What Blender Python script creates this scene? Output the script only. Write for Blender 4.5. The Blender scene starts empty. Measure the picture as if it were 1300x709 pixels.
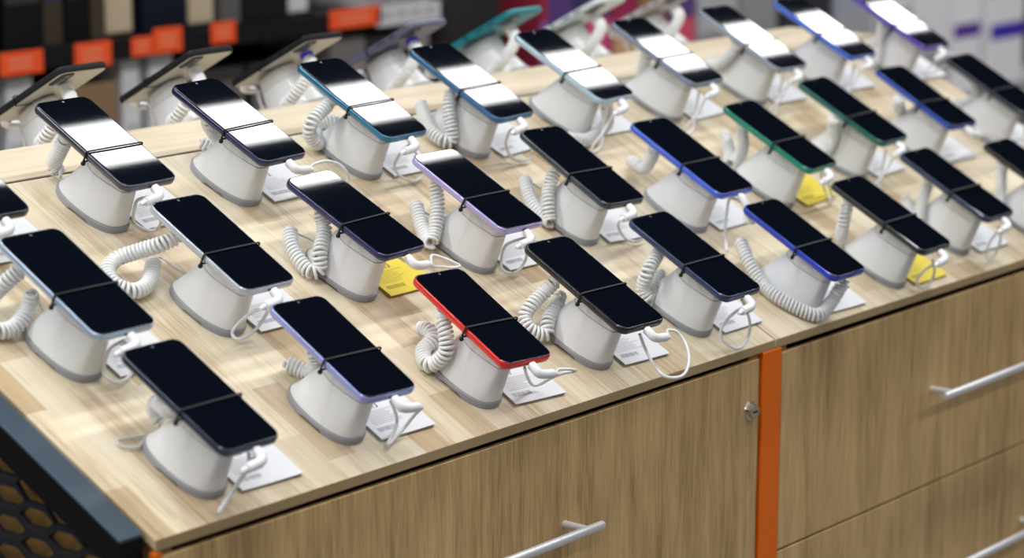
import bpy, bmesh, math, random
from mathutils import Matrix, Vector
random.seed(7)
scene = bpy.context.scene
COL = scene.collection
PHONES = {
  'R': (0.5060,0.0890,-0.0651,0.9846),
  'K': (0.7044,0.0943,-0.0222,1.0284),
  'L': (0.3017,0.0979,-0.0398,0.9786),
  'N': (0.0978,0.0856,0.0063,0.9798),
  'M': (0.0974,0.2728,-0.0023,1.0204),
  'P': (0.3016,0.2853,0.0016,0.9913),
  'Q': (0.5040,0.2875,0.0403,0.9833),
  'S': (0.7054,0.2845,-0.0098,0.9909),
  'T': (0.9042,0.2884,-0.0360,1.0050),
  'U': (0.8994,0.0962,-0.0020,1.0153),
  'V': (1.1044,0.0752,-0.0047,0.9775),
  'W': (1.3101,0.0765,0.0177,1.0005),
  'X': (1.5123,0.0985,-0.0090,1.0003),
  'a': (0.3003,0.4787,0.0139,1.0034),
  'b': (0.4980,0.4791,0.0512,0.9905),
  'c': (0.7049,0.4836,0.0204,1.0193),
  'Y1': (1.1011,0.2635,-0.0070,1.0274),
  'Y2': (1.3058,0.2673,0.0226,0.9811),
  'Y3': (1.5134,0.2863,0.0276,0.9880),
  'Y4': (1.7067,0.2827,-0.0476,0.9613),
  'd': (0.9036,0.4829,0.0272,1.0234),
  'e': (1.1102,0.4833,0.0286,1.0200),
  'f': (1.3132,0.4807,0.0147,1.0060),
  'g': (1.5193,0.4806,-0.0063,1.0160),
  'h': (1.7050,0.4780,0.0000,1.0000),
  'i': (1.9050,0.4700,0.0000,1.0000),
  'z': (1.7100,0.0780,0.0000,1.0000),
  'Y5': (1.9050,0.2770,0.0000,1.0000),
  'r0': (0.0970,0.4700,0.0000,1.0000),
}
COILS = {
  'R': [(-0.0259, 0.0291, 0.0615), (-0.0291, 0.0129, 0.05), (-0.0311, 0.0028, 0.035), (-0.0338, 0.0081, 0.016), (-0.036, 0.0169, 0.01), (-0.0225, 0.0371, 0.01), (-0.0052, 0.0439, 0.016), (0.0009, 0.0571, 0.018), (0.0005, 0.0727, 0.01)],
  'K': [(-0.0183, 0.035, 0.0615), (-0.0259, 0.0374, 0.045), (-0.0453, 0.0354, 0.03), (-0.0537, 0.031, 0.018), (-0.0541, 0.0172, 0.011), (-0.0405, 0.006, 0.011), (-0.0317, 0.0154, 0.02), (-0.0012, 0.0325, 0.03), (0.0014, 0.0341, 0.04)],
  'L': [(-0.0141, 0.0267, 0.0615), (-0.0029, 0.0241, 0.048), (0.0149, 0.0324, 0.026), (0.0171, 0.0408, 0.012), (0.0121, 0.0546, 0.01), (0.0054, 0.0661, 0.01)],
  'N': [(-0.0221, 0.0066, 0.0615), (-0.0141, 0.0209, 0.05), (0.0049, 0.0479, 0.032), (0.0113, 0.0519, 0.016), (0.0153, 0.0432, 0.01)],
  'M': [(-0.0186, 0.0539, 0.0615), (-0.028, 0.0588, 0.045), (-0.0343, 0.065, 0.025), (-0.0542, 0.0518, 0.011), (-0.0551, 0.0308, 0.01), (-0.0346, 0.0269, 0.012), (-0.0161, 0.0351, 0.025), (-0.0151, 0.036, 0.045)],
  'P': [(-0.0158, 0.0421, 0.0615), (-0.0326, 0.0477, 0.05), (-0.044, 0.0643, 0.032), (-0.06, 0.0762, 0.016), (-0.0774, 0.0667, 0.01), (-0.0831, 0.0453, 0.01), (-0.0718, 0.0305, 0.01), (-0.0482, 0.035, 0.01), (-0.0286, 0.0516, 0.012), (-0.0147, 0.0663, 0.014)],
  'Q': [(-0.0146, 0.0388, 0.0615), (-0.0114, 0.0241, 0.045), (-0.0317, 0.0041, 0.03), (-0.035, -0.005, 0.015), (-0.0428, -0.0005, 0.01), (-0.0419, 0.0196, 0.012), (-0.0355, 0.0398, 0.016), (-0.0194, 0.0605, 0.022)],
  'S': [(-0.0165, 0.0488, 0.0615), (-0.0201, 0.0295, 0.04), (-0.0356, 0.0091, 0.02), (-0.0477, 0.0006, 0.011), (-0.0409, 0.015, 0.01), (-0.0317, 0.0345, 0.013), (-0.0165, 0.062, 0.022)],
  'T': [(-0.0148, 0.0234, 0.0615), (-0.0249, 0.0147, 0.04), (-0.0333, 0.0003, 0.025), (-0.0361, -0.0105, 0.012), (-0.0366, -0.0122, 0.01), (-0.0353, 0.0128, 0.01), (-0.0283, 0.0357, 0.015), (-0.0134, 0.0606, 0.022)],
  'U': [(-0.0136, 0.0369, 0.0615), (-0.0389, 0.026, 0.045), (-0.0393, 0.0233, 0.022), (-0.0357, 0.0123, 0.01), (-0.0328, 0.0164, 0.012), (0.0046, 0.0329, 0.03)],
  'V': [(-0.0237, 0.0674, 0.035), (-0.0336, 0.0366, 0.022), (-0.0355, 0.0049, 0.011), (-0.0356, -0.0272, 0.01), (-0.0129, -0.0661, 0.01), (0.0213, -0.0611, 0.02), (0.0241, -0.0614, 0.04), (0.0291, -0.0629, 0.052)],
  'W': [(-0.0122, 0.0552, 0.0615), (-0.0215, 0.0453, 0.04), (-0.0173, 0.039, 0.012)],
  'X': [(-0.0127, 0.0321, 0.0615), (-0.021, 0.0238, 0.035), (-0.0346, 0.0069, 0.014), (-0.0352, 0.0102, 0.01), (-0.0114, 0.0413, 0.012), (-0.0068, 0.0552, 0.022)],
  'z': [(-0.0231, 0.0437, 0.0615), (-0.0256, 0.023, 0.025), (-0.0352, 0.0073, 0.011), (-0.0345, 0.0111, 0.01)],
  'Y1': [(-0.0122, 0.0474, 0.0615), (-0.0014, 0.0523, 0.04), (0.0107, 0.0642, 0.016), (0.0136, 0.0904, 0.012)],
  'Y2': [(-0.0174, 0.0475, 0.0615), (-0.0127, 0.0369, 0.04), (-0.0038, 0.04, 0.016), (-0.0211, 0.0389, 0.01), (0.002, 0.0573, 0.012), (0.0265, 0.0894, 0.022)],
  'Y3': [(-0.0385, 0.0021, 0.0615), (-0.0312, -0.0056, 0.04), (-0.0344, -0.007, 0.02), (-0.0364, -0.0061, 0.01), (-0.043, 0.0045, 0.01)],
  'Y4': [(-0.0394, 0.0163, 0.0615), (0.0039, 0.0303, 0.035), (0.0376, 0.0316, 0.014), (0.025, 0.0356, 0.01)],
  'Y5': [(-0.0112, 0.0313, 0.0615), (0.0185, 0.0258, 0.035), (-0.0173, 0.0394, 0.012), (-0.0357, 0.0047, 0.01)],
  'h': [(0.0335, -0.0019, 0.0615), (0.0493, 0.0142, 0.035), (0.0592, 0.0195, 0.014), (0.0662, 0.0064, 0.01)],
  'i': [(-0.0147, 0.0151, 0.0615), (-0.0258, 0.0037, 0.055), (-0.0297, 0.0017, 0.042), (-0.0274, -0.0055, 0.026), (-0.0358, -0.0135, 0.012), (-0.0365, -0.0203, 0.01)],
  'a': [(-0.0186, 0.037, 0.0615), (-0.0123, 0.0471, 0.035), (-0.0054, 0.0545, 0.016), (-0.0035, 0.0474, 0.01), (0.0009, 0.0439, 0.01)],
  'b': [(-0.0151, 0.0319, 0.0615), (0.014, 0.0358, 0.035), (0.0365, 0.0395, 0.018), (0.0274, 0.0428, 0.01), (0.0171, 0.0545, 0.012)],
  'c': [(-0.0248, 0.0229, 0.0615), (-0.0534, 0.0167, 0.045), (-0.0544, 0.0147, 0.028), (-0.0339, 0.0136, 0.011), (-0.0089, 0.0426, 0.012), (0.017, 0.0335, 0.024)],
  'd': [(-0.0219, 0.0453, 0.022), (-0.0436, 0.0059, 0.012), (-0.0446, -0.02, 0.01), (-0.0356, -0.0267, 0.012), (-0.0333, -0.0197, 0.025), (-0.0293, -0.0022, 0.045), (-0.0196, 0.0101, 0.0615)],
  'e': [(-0.0028, -0.0679, 0.06), (0.0156, -0.071, 0.03), (0.0112, -0.0665, 0.012), (-0.0236, -0.0719, 0.01), (-0.0479, -0.058, 0.01)],
  'f': [(-0.0084, 0.0225, 0.0615), (0.024, 0.0386, 0.03), (0.0349, 0.0427, 0.012), (0.0472, 0.0349, 0.01)],
  'g': [(-0.0237, 0.0047, 0.0615), (-0.0289, 0.0131, 0.03), (-0.0113, 0.0433, 0.01)],
}
THIN = {
  'R': [(0.0005, 0.0727, 0.01), (0.0091, 0.06, 0.006), (0.0018, 0.0381, 0.004), (-0.028, 0.0064, 0.004)],
  'L': [(0.0041, 0.0651, 0.011), (0.0116, 0.0588, 0.004), (0.0136, 0.0418, 0.004), (0.0132, 0.0359, 0.004)],
  'P': [(-0.0147, 0.0663, 0.014), (0.0068, 0.0764, 0.006), (0.012, 0.0556, 0.005), (0.0154, 0.0442, 0.006), (0.0193, 0.0357, 0.006)],
  'Q': [(-0.0194, 0.0605, 0.022), (-0.0037, 0.0595, 0.012), (0.0085, 0.0505, 0.008), (0.0124, 0.0364, 0.006), (-0.0264, 0.0168, 0.006)],
  'N': [(0.0153, 0.0432, 0.01), (0.0094, 0.0418, 0.004), (-0.0034, 0.0388, 0.003), (-0.0248, 0.0416, 0.003), (-0.0399, 0.0421, 0.003), (-0.041, 0.0325, 0.003), (-0.0259, 0.0269, 0.003), (-0.009, 0.0371, 0.003)],
  'K': [(0.0014, 0.0341, 0.04), (0.0135, 0.0311, 0.02), (0.0174, 0.0325, 0.008)],
  'S': [(-0.0165, 0.062, 0.022), (-0.0047, 0.0524, 0.012), (0.0136, 0.0401, 0.006), (0.0201, 0.0299, 0.006)],
  'T': [(-0.0134, 0.0606, 0.022), (0.0055, 0.0542, 0.012), (0.0223, 0.0384, 0.006), (-0.0125, 0.0365, 0.006)],
  'M': [(-0.0151, 0.036, 0.045), (0.0077, 0.0447, 0.02), (0.0136, 0.0395, 0.008)],
}
USB = {
  'R': (1,[(0.0617, -0.0739, 0.05), (0.0748, -0.0758, 0.05), (0.0911, -0.0761, 0.045), (0.0801, -0.0708, 0.04), (0.0751, -0.0619, 0.028), (0.0727, -0.0538, 0.014), (0.0645, -0.0504, 0.012), (0.0435, -0.0535, 0.03), (0.0161, -0.0647, 0.055)]),
  'K': (1,[(0.0565, -0.0785, 0.056), (0.0689, -0.0822, 0.055), (0.0735, -0.0934, 0.05), (0.067, -0.109, 0.045), (0.0542, -0.1225, 0.04), (0.0404, -0.1295, 0.035), (0.0275, -0.1274, 0.032), (0.0165, -0.1195, 0.032), (0.0152, -0.1037, 0.036), (0.013, -0.0884, 0.045), (0.007, -0.0758, 0.06)]),
  'L': (1,[(0.0539, -0.0752, 0.05), (0.0625, -0.0724, 0.042), (0.0639, -0.0662, 0.025), (0.0573, -0.0657, 0.011), (0.0401, -0.0718, 0.0066), (0.0256, -0.0778, 0.0066), (0.0379, -0.069, 0.007), (0.0471, -0.0639, 0.012), (0.0508, -0.0583, 0.02), (0.0333, -0.0623, 0.04), (0.0118, -0.0707, 0.06)]),
  'N': (-1,[(0.0264, -0.0675, 0.055), (0.0231, -0.0667, 0.045), (0.0177, -0.0673, 0.032), (0.0079, -0.0701, 0.02), (-0.0029, -0.0736, 0.009), (-0.0212, -0.0827, 0.0066), (0.0007, -0.0695, 0.0066), (0.02, -0.0624, 0.02), (0.0247, -0.0616, 0.035), (0.0131, -0.0663, 0.055)]),
  'M': (-1,[(0.0152, -0.0675, 0.052), (0.0105, -0.0628, 0.045), (0.0088, -0.0584, 0.035), (0.0094, -0.0584, 0.02), (0.0104, -0.0597, 0.008), (0.012, -0.0707, 0.0066), (0.019, -0.0756, 0.0066), (0.0337, -0.0712, 0.0066), (0.0424, -0.0669, 0.012), (0.0333, -0.065, 0.03), (0.0106, -0.0742, 0.055)]),
  'P': (-1,[(0.0165, -0.0764, 0.052), (0.0111, -0.0719, 0.045), (0.0011, -0.0631, 0.03), (-0.0078, -0.0599, 0.015), (-0.011, -0.0616, 0.0066), (-0.0085, -0.0709, 0.0066), (0.0142, -0.0673, 0.01), (0.0206, -0.0691, 0.03), (0.005, -0.0801, 0.055)]),
  'Q': (1,[(0.0526, -0.0777, 0.062), (0.0652, -0.0819, 0.06), (0.0758, -0.0918, 0.058), (0.0817, -0.0987, 0.056), (0.0732, -0.0961, 0.054), (0.0659, -0.0861, 0.05), (0.0572, -0.0774, 0.046), (0.0476, -0.068, 0.045), (0.033, -0.0615, 0.048), (0.015, -0.0611, 0.058)]),
  'S': (-1,[(0.0289, -0.0688, 0.052), (0.0246, -0.0635, 0.047), (0.0171, -0.0539, 0.033), (0.0167, -0.0557, 0.016), (0.0141, -0.0648, 0.0066), (0.0251, -0.0743, 0.0066), (0.0444, -0.0692, 0.014), (0.0423, -0.0676, 0.03), (0.0179, -0.0736, 0.055)]),
  'T': (-1,[(0.0382, -0.0691, 0.052), (0.034, -0.0659, 0.047), (0.0334, -0.0606, 0.032), (0.0365, -0.0603, 0.022), (0.0535, -0.0656, 0.0066), (0.0658, -0.0754, 0.0066), (0.0795, -0.0727, 0.012), (0.0664, -0.072, 0.03), (0.0279, -0.0782, 0.055)]),
  'U': (-1,[(0.0301, -0.0773, 0.052), (0.0175, -0.0733, 0.045), (0.0066, -0.072, 0.035), (-0.0034, -0.0744, 0.024), (-0.0045, -0.0811, 0.013), (0.003, -0.0892, 0.008), (0.011, -0.0963, 0.0066), (0.0236, -0.0958, 0.008), (0.0389, -0.0896, 0.014), (0.038, -0.0843, 0.03), (0.0303, -0.0753, 0.046), (0.0156, -0.073, 0.06)]),
  'W': (-1,[(0.0411, -0.0781, 0.052), (0.0282, -0.076, 0.047), (0.0136, -0.0706, 0.032), (0.0157, -0.0674, 0.015), (0.0207, -0.0714, 0.0066), (0.0378, -0.0749, 0.0066), (0.0511, -0.0709, 0.02), (0.0084, -0.0764, 0.055)]),
  'X': (-1,[(0.0435, -0.077, 0.052), (0.0369, -0.0736, 0.047), (0.0213, -0.0733, 0.03), (0.0166, -0.0782, 0.012), (0.0178, -0.086, 0.0066), (0.0347, -0.0831, 0.012), (0.0396, -0.0781, 0.03), (0.016, -0.0763, 0.055)]),
  'Y1': (0,[(0.0066, -0.0721, 0.06), (0.0077, -0.0741, 0.042), (0.0013, -0.0845, 0.026), (0.0009, -0.0943, 0.011), (-0.0115, -0.1076, 0.0066)]),
  'Y2': (-1,[(0.0432, -0.0658, 0.05), (0.0457, -0.0697, 0.042), (0.0697, -0.0708, 0.022), (0.0792, -0.0753, 0.0066), (0.0849, -0.0594, 0.008), (0.063, -0.0558, 0.03), (0.0263, -0.0652, 0.055)]),
  'Y4': (1,[(0.0472, -0.0733, 0.062), (0.0645, -0.0774, 0.06), (0.0855, -0.0833, 0.056), (0.1089, -0.0887, 0.05), (0.1523, -0.0826, 0.03), (0.1639, -0.0648, 0.02), (0.1254, -0.0518, 0.03), (0.0424, -0.0594, 0.055)]),
  'i': (-1,[(0.0508, -0.0787, 0.06), (0.0324, -0.0916, 0.05), (0.0416, -0.0792, 0.03), (0.0507, -0.0657, 0.012), (0.0625, -0.052, 0.008), (0.0655, -0.0602, 0.03), (0.0451, -0.0694, 0.055)]),
  'a': (-1,[(0.0268, -0.0718, 0.052), (0.021, -0.0657, 0.047), (0.0138, -0.0562, 0.038), (0.013, -0.0564, 0.028), (0.0142, -0.0568, 0.018), (0.0197, -0.0571, 0.008), (0.0234, -0.0667, 0.0066), (0.0294, -0.073, 0.0066), (0.038, -0.0724, 0.0066), (0.0383, -0.0758, 0.016), (0.0277, -0.077, 0.035), (0.009, -0.0763, 0.056)]),
  'b': (1,[(0.0455, -0.0817, 0.06), (0.059, -0.079, 0.06), (0.0774, -0.0773, 0.058), (0.0974, -0.0793, 0.052), (0.1073, -0.086, 0.045), (0.1177, -0.0879, 0.032), (0.1188, -0.0832, 0.02), (0.1033, -0.0717, 0.02), (0.0737, -0.0615, 0.03), (0.0226, -0.0688, 0.055)]),
  'c': (-1,[(0.0297, -0.0684, 0.052), (0.022, -0.0652, 0.04), (0.021, -0.0634, 0.02), (0.0311, -0.0697, 0.0066), (0.0428, -0.0833, 0.0066), (0.064, -0.0766, 0.01), (0.0487, -0.0774, 0.03), (0.0202, -0.076, 0.055)]),
  'd': (-1,[(0.0187, -0.0742, 0.052), (0.0134, -0.0707, 0.046), (0.0142, -0.0719, 0.028), (0.0327, -0.0766, 0.008), (0.0443, -0.0867, 0.0066), (0.0612, -0.0848, 0.012), (0.0491, -0.0822, 0.03), (0.0192, -0.0846, 0.055)]),
}
TAGS = [(1.405, 1.504, 0.907, 0.949), (1.58, 1.668, 0.904, 0.95), (1.719, 1.772, 0.913, 0.949), (1.775, 1.848, 0.913, 0.961), (1.925, 1.99, 0.918, 0.959), (2.258, 2.413, 0.916, 0.956)]
LABELS = [(1.442, 1.505, 0.87, 0.903), (1.721, 1.765, 0.876, 0.91), (1.791, 1.852, 0.883, 0.915)]
POSTS = [(1.706, 1.779, 0.929, 1.018), (1.92, 1.992, 0.924, 1.001), (2.17, 2.259, 0.917, 0.981)]
GREYS = [(2.401, 2.474, 0.913, 0.953), (2.481, 2.554, 0.91, 0.95), (2.562, 2.638, 0.906, 0.947), (2.293, 2.4, 0.839, 0.913), (2.41, 2.523, 0.836, 0.908), (2.528, 2.625, 0.834, 0.905)]
BRN = [(1.594, 1.715, 0.803, 0.866)]
RIGHT = [(2.88, 2.978, 0.818, 0.96), (2.983, 3.102, 0.807, 0.942), (3.111, 3.236, 0.795, 0.951), (3.246, 3.345, 0.783, 0.933), (3.355, 3.463, 0.773, 0.906), (3.472, 3.58, 0.762, 0.916), (3.594, 3.765, 0.748, 0.881), (3.779, 3.943, 0.731, 0.875), (3.957, 4.197, 0.71, 0.875), (4.221, 4.403, 0.667, 0.848), (4.415, 4.61, 0.604, 0.843), (4.636, 4.836, 0.559, 0.816), (4.849, 5.008, 0.538, 0.813), (5.064, 5.27, 0.514, 0.795)]
BLK = [(2.634, 2.88, 0.834, 0.973)]
CAM_LOC = (-1.45358, -1.61137, 1.50585)
CAM_ROWS = [(0.636277, -0.771459, 0.001505), (-0.162491, -0.135924, -0.977303), (0.754154, 0.621591, -0.211841)]
F_PX = 3185.00
SLOPE = 0.464910
PTILT = 0.023635
RIDGE_V = 0.53564
PW = 0.07666


H = 0.80                      # height of the worktop's front edge above the floor
CS, SN = math.cos(SLOPE), math.sin(SLOPE)
RY, RZ = RIDGE_V * CS, RIDGE_V * SN
RIDGE_W = 0.17
BACK_Y = RY + RIDGE_W         # where the rear slope starts
END_Y = BACK_Y + RY           # rear edge at the rear slope's foot

# ------------------------------------------------------------------ materials
def new_mat(name):
    m = bpy.data.materials.new(name)
    m.use_nodes = True
    return m, m.node_tree.nodes, m.node_tree.links, m.node_tree.nodes['Principled BSDF']

def plain(name, col, rough=0.5, metal=0.0, coat=0.0, spec=0.5, bump=0.0, bscale=300.0, sub=0.0):
    m, n, l, b = new_mat(name)
    b.inputs['Base Color'].default_value = (*col, 1)
    b.inputs['Roughness'].default_value = rough
    b.inputs['Metallic'].default_value = metal
    b.inputs['Coat Weight'].default_value = coat
    b.inputs['Coat Roughness'].default_value = 0.08
    b.inputs['Specular IOR Level'].default_value = spec
    if sub:
        b.inputs['Subsurface Weight'].default_value = sub
        b.inputs['Subsurface Radius'].default_value = (.004, .004, .004)
    if bump:
        t = n.new('ShaderNodeTexCoord'); x = n.new('ShaderNodeTexNoise'); bp = n.new('ShaderNodeBump')
        x.inputs['Scale'].default_value = bscale
        bp.inputs['Strength'].default_value = bump; bp.inputs['Distance'].default_value = 0.001
        l.new(t.outputs['Object'], x.inputs['Vector']); l.new(x.outputs['Fac'], bp.inputs['Height'])
        l.new(bp.outputs['Normal'], b.inputs['Normal'])
    return m

def wood(name, light, mid, dark, plank_w, plank_l, along, rough=0.42, grain=1.0, fine=0.75, fig=0.9, patch=1.0, seed=0.0, patch_col=None):
    """planked laminate; along = 'Y' or 'Z' gives the grain direction in object space"""
    m, n, l, b = new_mat(name)
    tc = n.new('ShaderNodeTexCoord')
    sep = n.new('ShaderNodeSeparateXYZ'); l.new(tc.outputs['Object'], sep.inputs[0])
    across = 'X' if along in 'YZ' else 'Y'
    cmb = n.new('ShaderNodeCombineXYZ')
    l.new(sep.outputs[along], cmb.inputs['X']); l.new(sep.outputs[across], cmb.inputs['Y'])
    cmb.inputs['Z'].default_value = seed
    off = n.new('ShaderNodeVectorMath'); off.operation = 'ADD'; off.inputs[1].default_value = (seed * 1.7, seed * 0.9, 0)
    l.new(cmb.outputs[0], off.inputs[0])
    br = n.new('ShaderNodeTexBrick')
    br.offset = 0.37; br.squash = 1.0
    br.inputs['Scale'].default_value = 1.0
    br.inputs['Brick Width'].default_value = plank_l
    br.inputs['Row Height'].default_value = plank_w
    br.inputs['Mortar Size'].default_value = 0.0
    br.inputs['Color1'].default_value = (0, 0, 0, 1); br.inputs['Color2'].default_value = (1, 1, 1, 1)
    br.inputs['Bias'].default_value = -0.2
    l.new(off.outputs[0], br.inputs['Vector'])
    # long streaks
    sc = n.new('ShaderNodeVectorMath'); sc.operation = 'MULTIPLY'; sc.inputs[1].default_value = (5.0, 75.0, 1.0)
    l.new(off.outputs[0], sc.inputs[0])
    nz = n.new('ShaderNodeTexNoise'); nz.inputs['Scale'].default_value = 1.0; nz.inputs['Detail'].default_value = 6.0
    nz.inputs['Roughness'].default_value = 0.62; nz.inputs['Distortion'].default_value = 0.5
    l.new(sc.outputs[0], nz.inputs['Vector'])
    # fine pores
    sc2 = n.new('ShaderNodeVectorMath'); sc2.operation = 'MULTIPLY'; sc2.inputs[1].default_value = (22.0, 700.0, 1.0)
    l.new(off.outputs[0], sc2.inputs[0])
    n2 = n.new('ShaderNodeTexNoise'); n2.inputs['Scale'].default_value = 1.0; n2.inputs['Detail'].default_value = 3.0
    l.new(sc2.outputs[0], n2.inputs['Vector'])
    # broad figure
    sc3 = n.new('ShaderNodeVectorMath'); sc3.operation = 'MULTIPLY'; sc3.inputs[1].default_value = (2.2, 16.0, 1.0)
    l.new(off.outputs[0], sc3.inputs[0])
    n3 = n.new('ShaderNodeTexNoise'); n3.inputs['Scale'].default_value = 1.0; n3.inputs['Detail'].default_value = 2.0
    n3.inputs['Distortion'].default_value = 1.2
    l.new(sc3.outputs[0], n3.inputs['Vector'])
    def math_(op, a, c, clamp=False):
        x = n.new('ShaderNodeMath'); x.operation = op; x.use_clamp = clamp
        for i, v in enumerate((a, c)):
            if isinstance(v, (int, float)): x.inputs[i].default_value = v
            else: l.new(v, x.inputs[i])
        return x.outputs[0]
    s = math_('MULTIPLY', math_('SUBTRACT', nz.outputs['Fac'], 0.5), 1.15 * grain)
    s = math_('ADD', s, math_('MULTIPLY', math_('SUBTRACT', n2.outputs['Fac'], 0.5), fine * grain))
    s = math_('ADD', s, math_('MULTIPLY', math_('SUBTRACT', n3.outputs['Fac'], 0.5), fig))
    s = math_('ADD', s, 0.5, True)
    ramp = n.new('ShaderNodeValToRGB')
    e = ramp.color_ramp.elements
    e[0].position = 0.08; e[0].color = (*dark, 1)
    e[1].position = 0.92; e[1].color = (*light, 1)
    k = ramp.color_ramp.elements.new(0.5); k.color = (*mid, 1)
    l.new(s, ramp.inputs['Fac'])
    mix = n.new('ShaderNodeMix'); mix.data_type = 'RGBA'; mix.blend_type = 'MIX'
    pr = n.new('ShaderNodeMapRange'); pr.inputs['From Min'].default_value = 0.46; pr.inputs['From Max'].default_value = 0.92
    pr.inputs['To Max'].default_value = 0.85 * patch
    l.new(br.outputs['Color'], pr.inputs['Value'])
    l.new(pr.outputs['Result'], mix.inputs[0])
    l.new(ramp.outputs['Color'], mix.inputs[6])
    mul = n.new('ShaderNodeMix'); mul.data_type = 'RGBA'; mul.blend_type = 'MULTIPLY'; mul.inputs[0].default_value = 1.0
    l.new(ramp.outputs['Color'], mul.inputs[6]); mul.inputs[7].default_value = (*(patch_col or (0.62, 0.47, 0.33)), 1)
    l.new(mul.outputs[2], mix.inputs[7])
    l.new(mix.outputs[2], b.inputs['Base Color'])
    b.inputs['Roughness'].default_value = rough
    bp = n.new('ShaderNodeBump'); bp.inputs['Strength'].default_value = 0.12; bp.inputs['Distance'].default_value = 0.0006
    l.new(s, bp.inputs['Height']); l.new(bp.outputs['Normal'], b.inputs['Normal'])
    return m

M = {}
M['top'] = wood('pale_oak_laminate', (.84, .755, .58), (.755, .645, .455), (.49, .365, .215), .038, .12, 'Y', .38, 1.0, .9, .9, 1.15, 0.31, (.61, .475, .33))
M['ridge'] = wood('pale_oak_ridge', (.84, .745, .58), (.77, .66, .48), (.56, .43, .28), .06, .5, 'X', .38, .6, .75, .9, .35, 1.7)
M['front'] = wood('brown_oak_front', (.68, .465, .215), (.52, .345, .148), (.30, .18, .07), .065, 3.0, 'Z', .5, .85, 1.5, 1.0, .4, 2.3, (.80, .74, .68))
M['edge'] = wood('oak_edge_band', (.45, .33, .175), (.40, .285, .145), (.32, .22, .105), .02, 1.0, 'X', .5, .5, .75, .9, .2, 3.1)
M['gable'] = wood('oak_gable', (.60, .36, .12), (.48, .28, .085), (.34, .19, .05), .08, 3.0, 'Z', .5, .8, .75, .9, .4, 4.4)
M['gapshade'] = plain('painted_gap_shade', (.010, .007, .006), .7)  # near-black paint for the shade inside gaps and behind drawer fronts
M['orange'] = plain('orange_laminate', (.80, .15, .003), .5, 0, 0, .25)
M['steel'] = plain('brushed_steel', (.70, .71, .73), .42, .55)
M['nickel'] = plain('nickel', (.60, .55, .47), .25, 1.0)
M['bluemetal'] = plain('blue_grey_metal', (.040, .068, .094), .42, 0.1, bump=.1)
M['blackmetal'] = plain('black_metal', (.004, .004, .005), .6, 0, 0, .12)
M['greymesh'] = plain('charcoal_mesh', (.010, .011, .014), .45, 0, 0, .25)
M['white'] = plain('white_plastic', (.80, .81, .82), .28, 0, .25)
M['blueglow'] = plain('painted_blue_glow', (.06, .06, .80), .4)  # flat blue stands in for a blue glow under two rear phones
M['rim'] = plain('white_rim', (.72, .725, .72), .4)
M['basegrey'] = plain('grey_plastic', (.30, .31, .33), .35)
M['pad'] = plain('grey_pad', (.35, .35, .36), .6)
M['cord'] = plain('white_cord', (.83, .84, .83), .42, sub=.1)
M['cable'] = plain('white_cable', (.80, .80, .81), .38)
M['greylead'] = plain('pale_grey_lead', (.62, .62, .62), .45)
M['strap'] = plain('black_rubber', (.006, .006, .009), .5, 0, 0, .3)
M['glass'] = plain('screen_glass_reflect_tint', (.0022, .0036, .0075), .02, 0, 0, .5)  # slight navy in the base stands in for a faint screen reflection
M['lens'] = plain('lens', (.10, .11, .13), .1)  # grey lifted to mimic the bright dot reflected in the camera
M['port'] = plain('port_dark', (.01, .01, .012), .5)
M['paper'] = plain('white_card', (.82, .83, .85), .5)
M['yellow'] = plain('yellow_card', (.88, .70, .06), .5)
M['holder'] = plain('clear_grey_holder', (.38, .39, .40), .3)
M['yholder'] = plain('amber_card_edge', (.40, .27, .03), .5)
M['ink'] = plain('ink', (.06, .06, .075), .6)
M['inkgrey'] = plain('grey_ink', (.42, .43, .47), .6)
M['inky'] = plain('olive_ink', (.50, .40, .04), .6)

def frame_mat(name, col, rough=.22, metal=0.35):
    return plain(name, col, rough, metal, .6)

# ------------------------------------------------------------------ mesh helpers
def build(name, bm, mat, parent=None, mw=None, smooth=True, bevel=0.0, seg=2, auto=35):
    bmesh.ops.recalc_face_normals(bm, faces=bm.faces)
    me = bpy.data.meshes.new(name)
    bm.to_mesh(me); bm.free()
    if mat is not None:
        me.materials.append(mat)
    o = bpy.data.objects.new(name, me)
    COL.objects.link(o)
    if smooth:
        me.polygons.foreach_set('use_smooth', [True] * len(me.polygons))
        try: me.set_sharp_from_angle(angle=math.radians(auto))
        except Exception: pass
    if bevel:
        bv = o.modifiers.new('bevel', 'BEVEL'); bv.width = bevel; bv.segments = seg; bv.limit_method = 'ANGLE'
    if parent is not None: o.parent = parent
    if mw is not None: o.matrix_world = mw
    return o

def thing(name, label, cat, mw=None, group=None, kind=None):
    o = bpy.data.objects.new(name, None)
    o.empty_display_size = .02
    COL.objects.link(o)
    if mw is not None: o.matrix_world = mw
    return tag(o, label, cat, group, kind)

def tag(o, label, cat, group=None, kind=None):
    if label:
        o['label'] = label
        if not 4 <= len(label.split()) <= 16: print('LABEL LENGTH', len(label.split()), label)
    if cat: o['category'] = cat
    if group: o['group'] = group
    if kind: o['kind'] = kind
    return o

def copy_obj(o, parent, mat=None):
    c = o.copy(); COL.objects.link(c); c.parent = parent
    if mat is not None:
        c.material_slots[0].link = 'OBJECT'; c.material_slots[0].material = mat
    return c

def box(bm, x0, x1, y0, y1, z0, z1):
    v = [bm.verts.new(p) for p in ((x0, y0, z0), (x1, y0, z0), (x1, y1, z0), (x0, y1, z0), (x0, y0, z1), (x1, y0, z1), (x1, y1, z1), (x0, y1, z1))]
    for f in ((0, 3, 2, 1), (4, 5, 6, 7), (0, 1, 5, 4), (1, 2, 6, 5), (2, 3, 7, 6), (3, 0, 4, 7)):
        bm.faces.new([v[i] for i in f])

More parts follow.
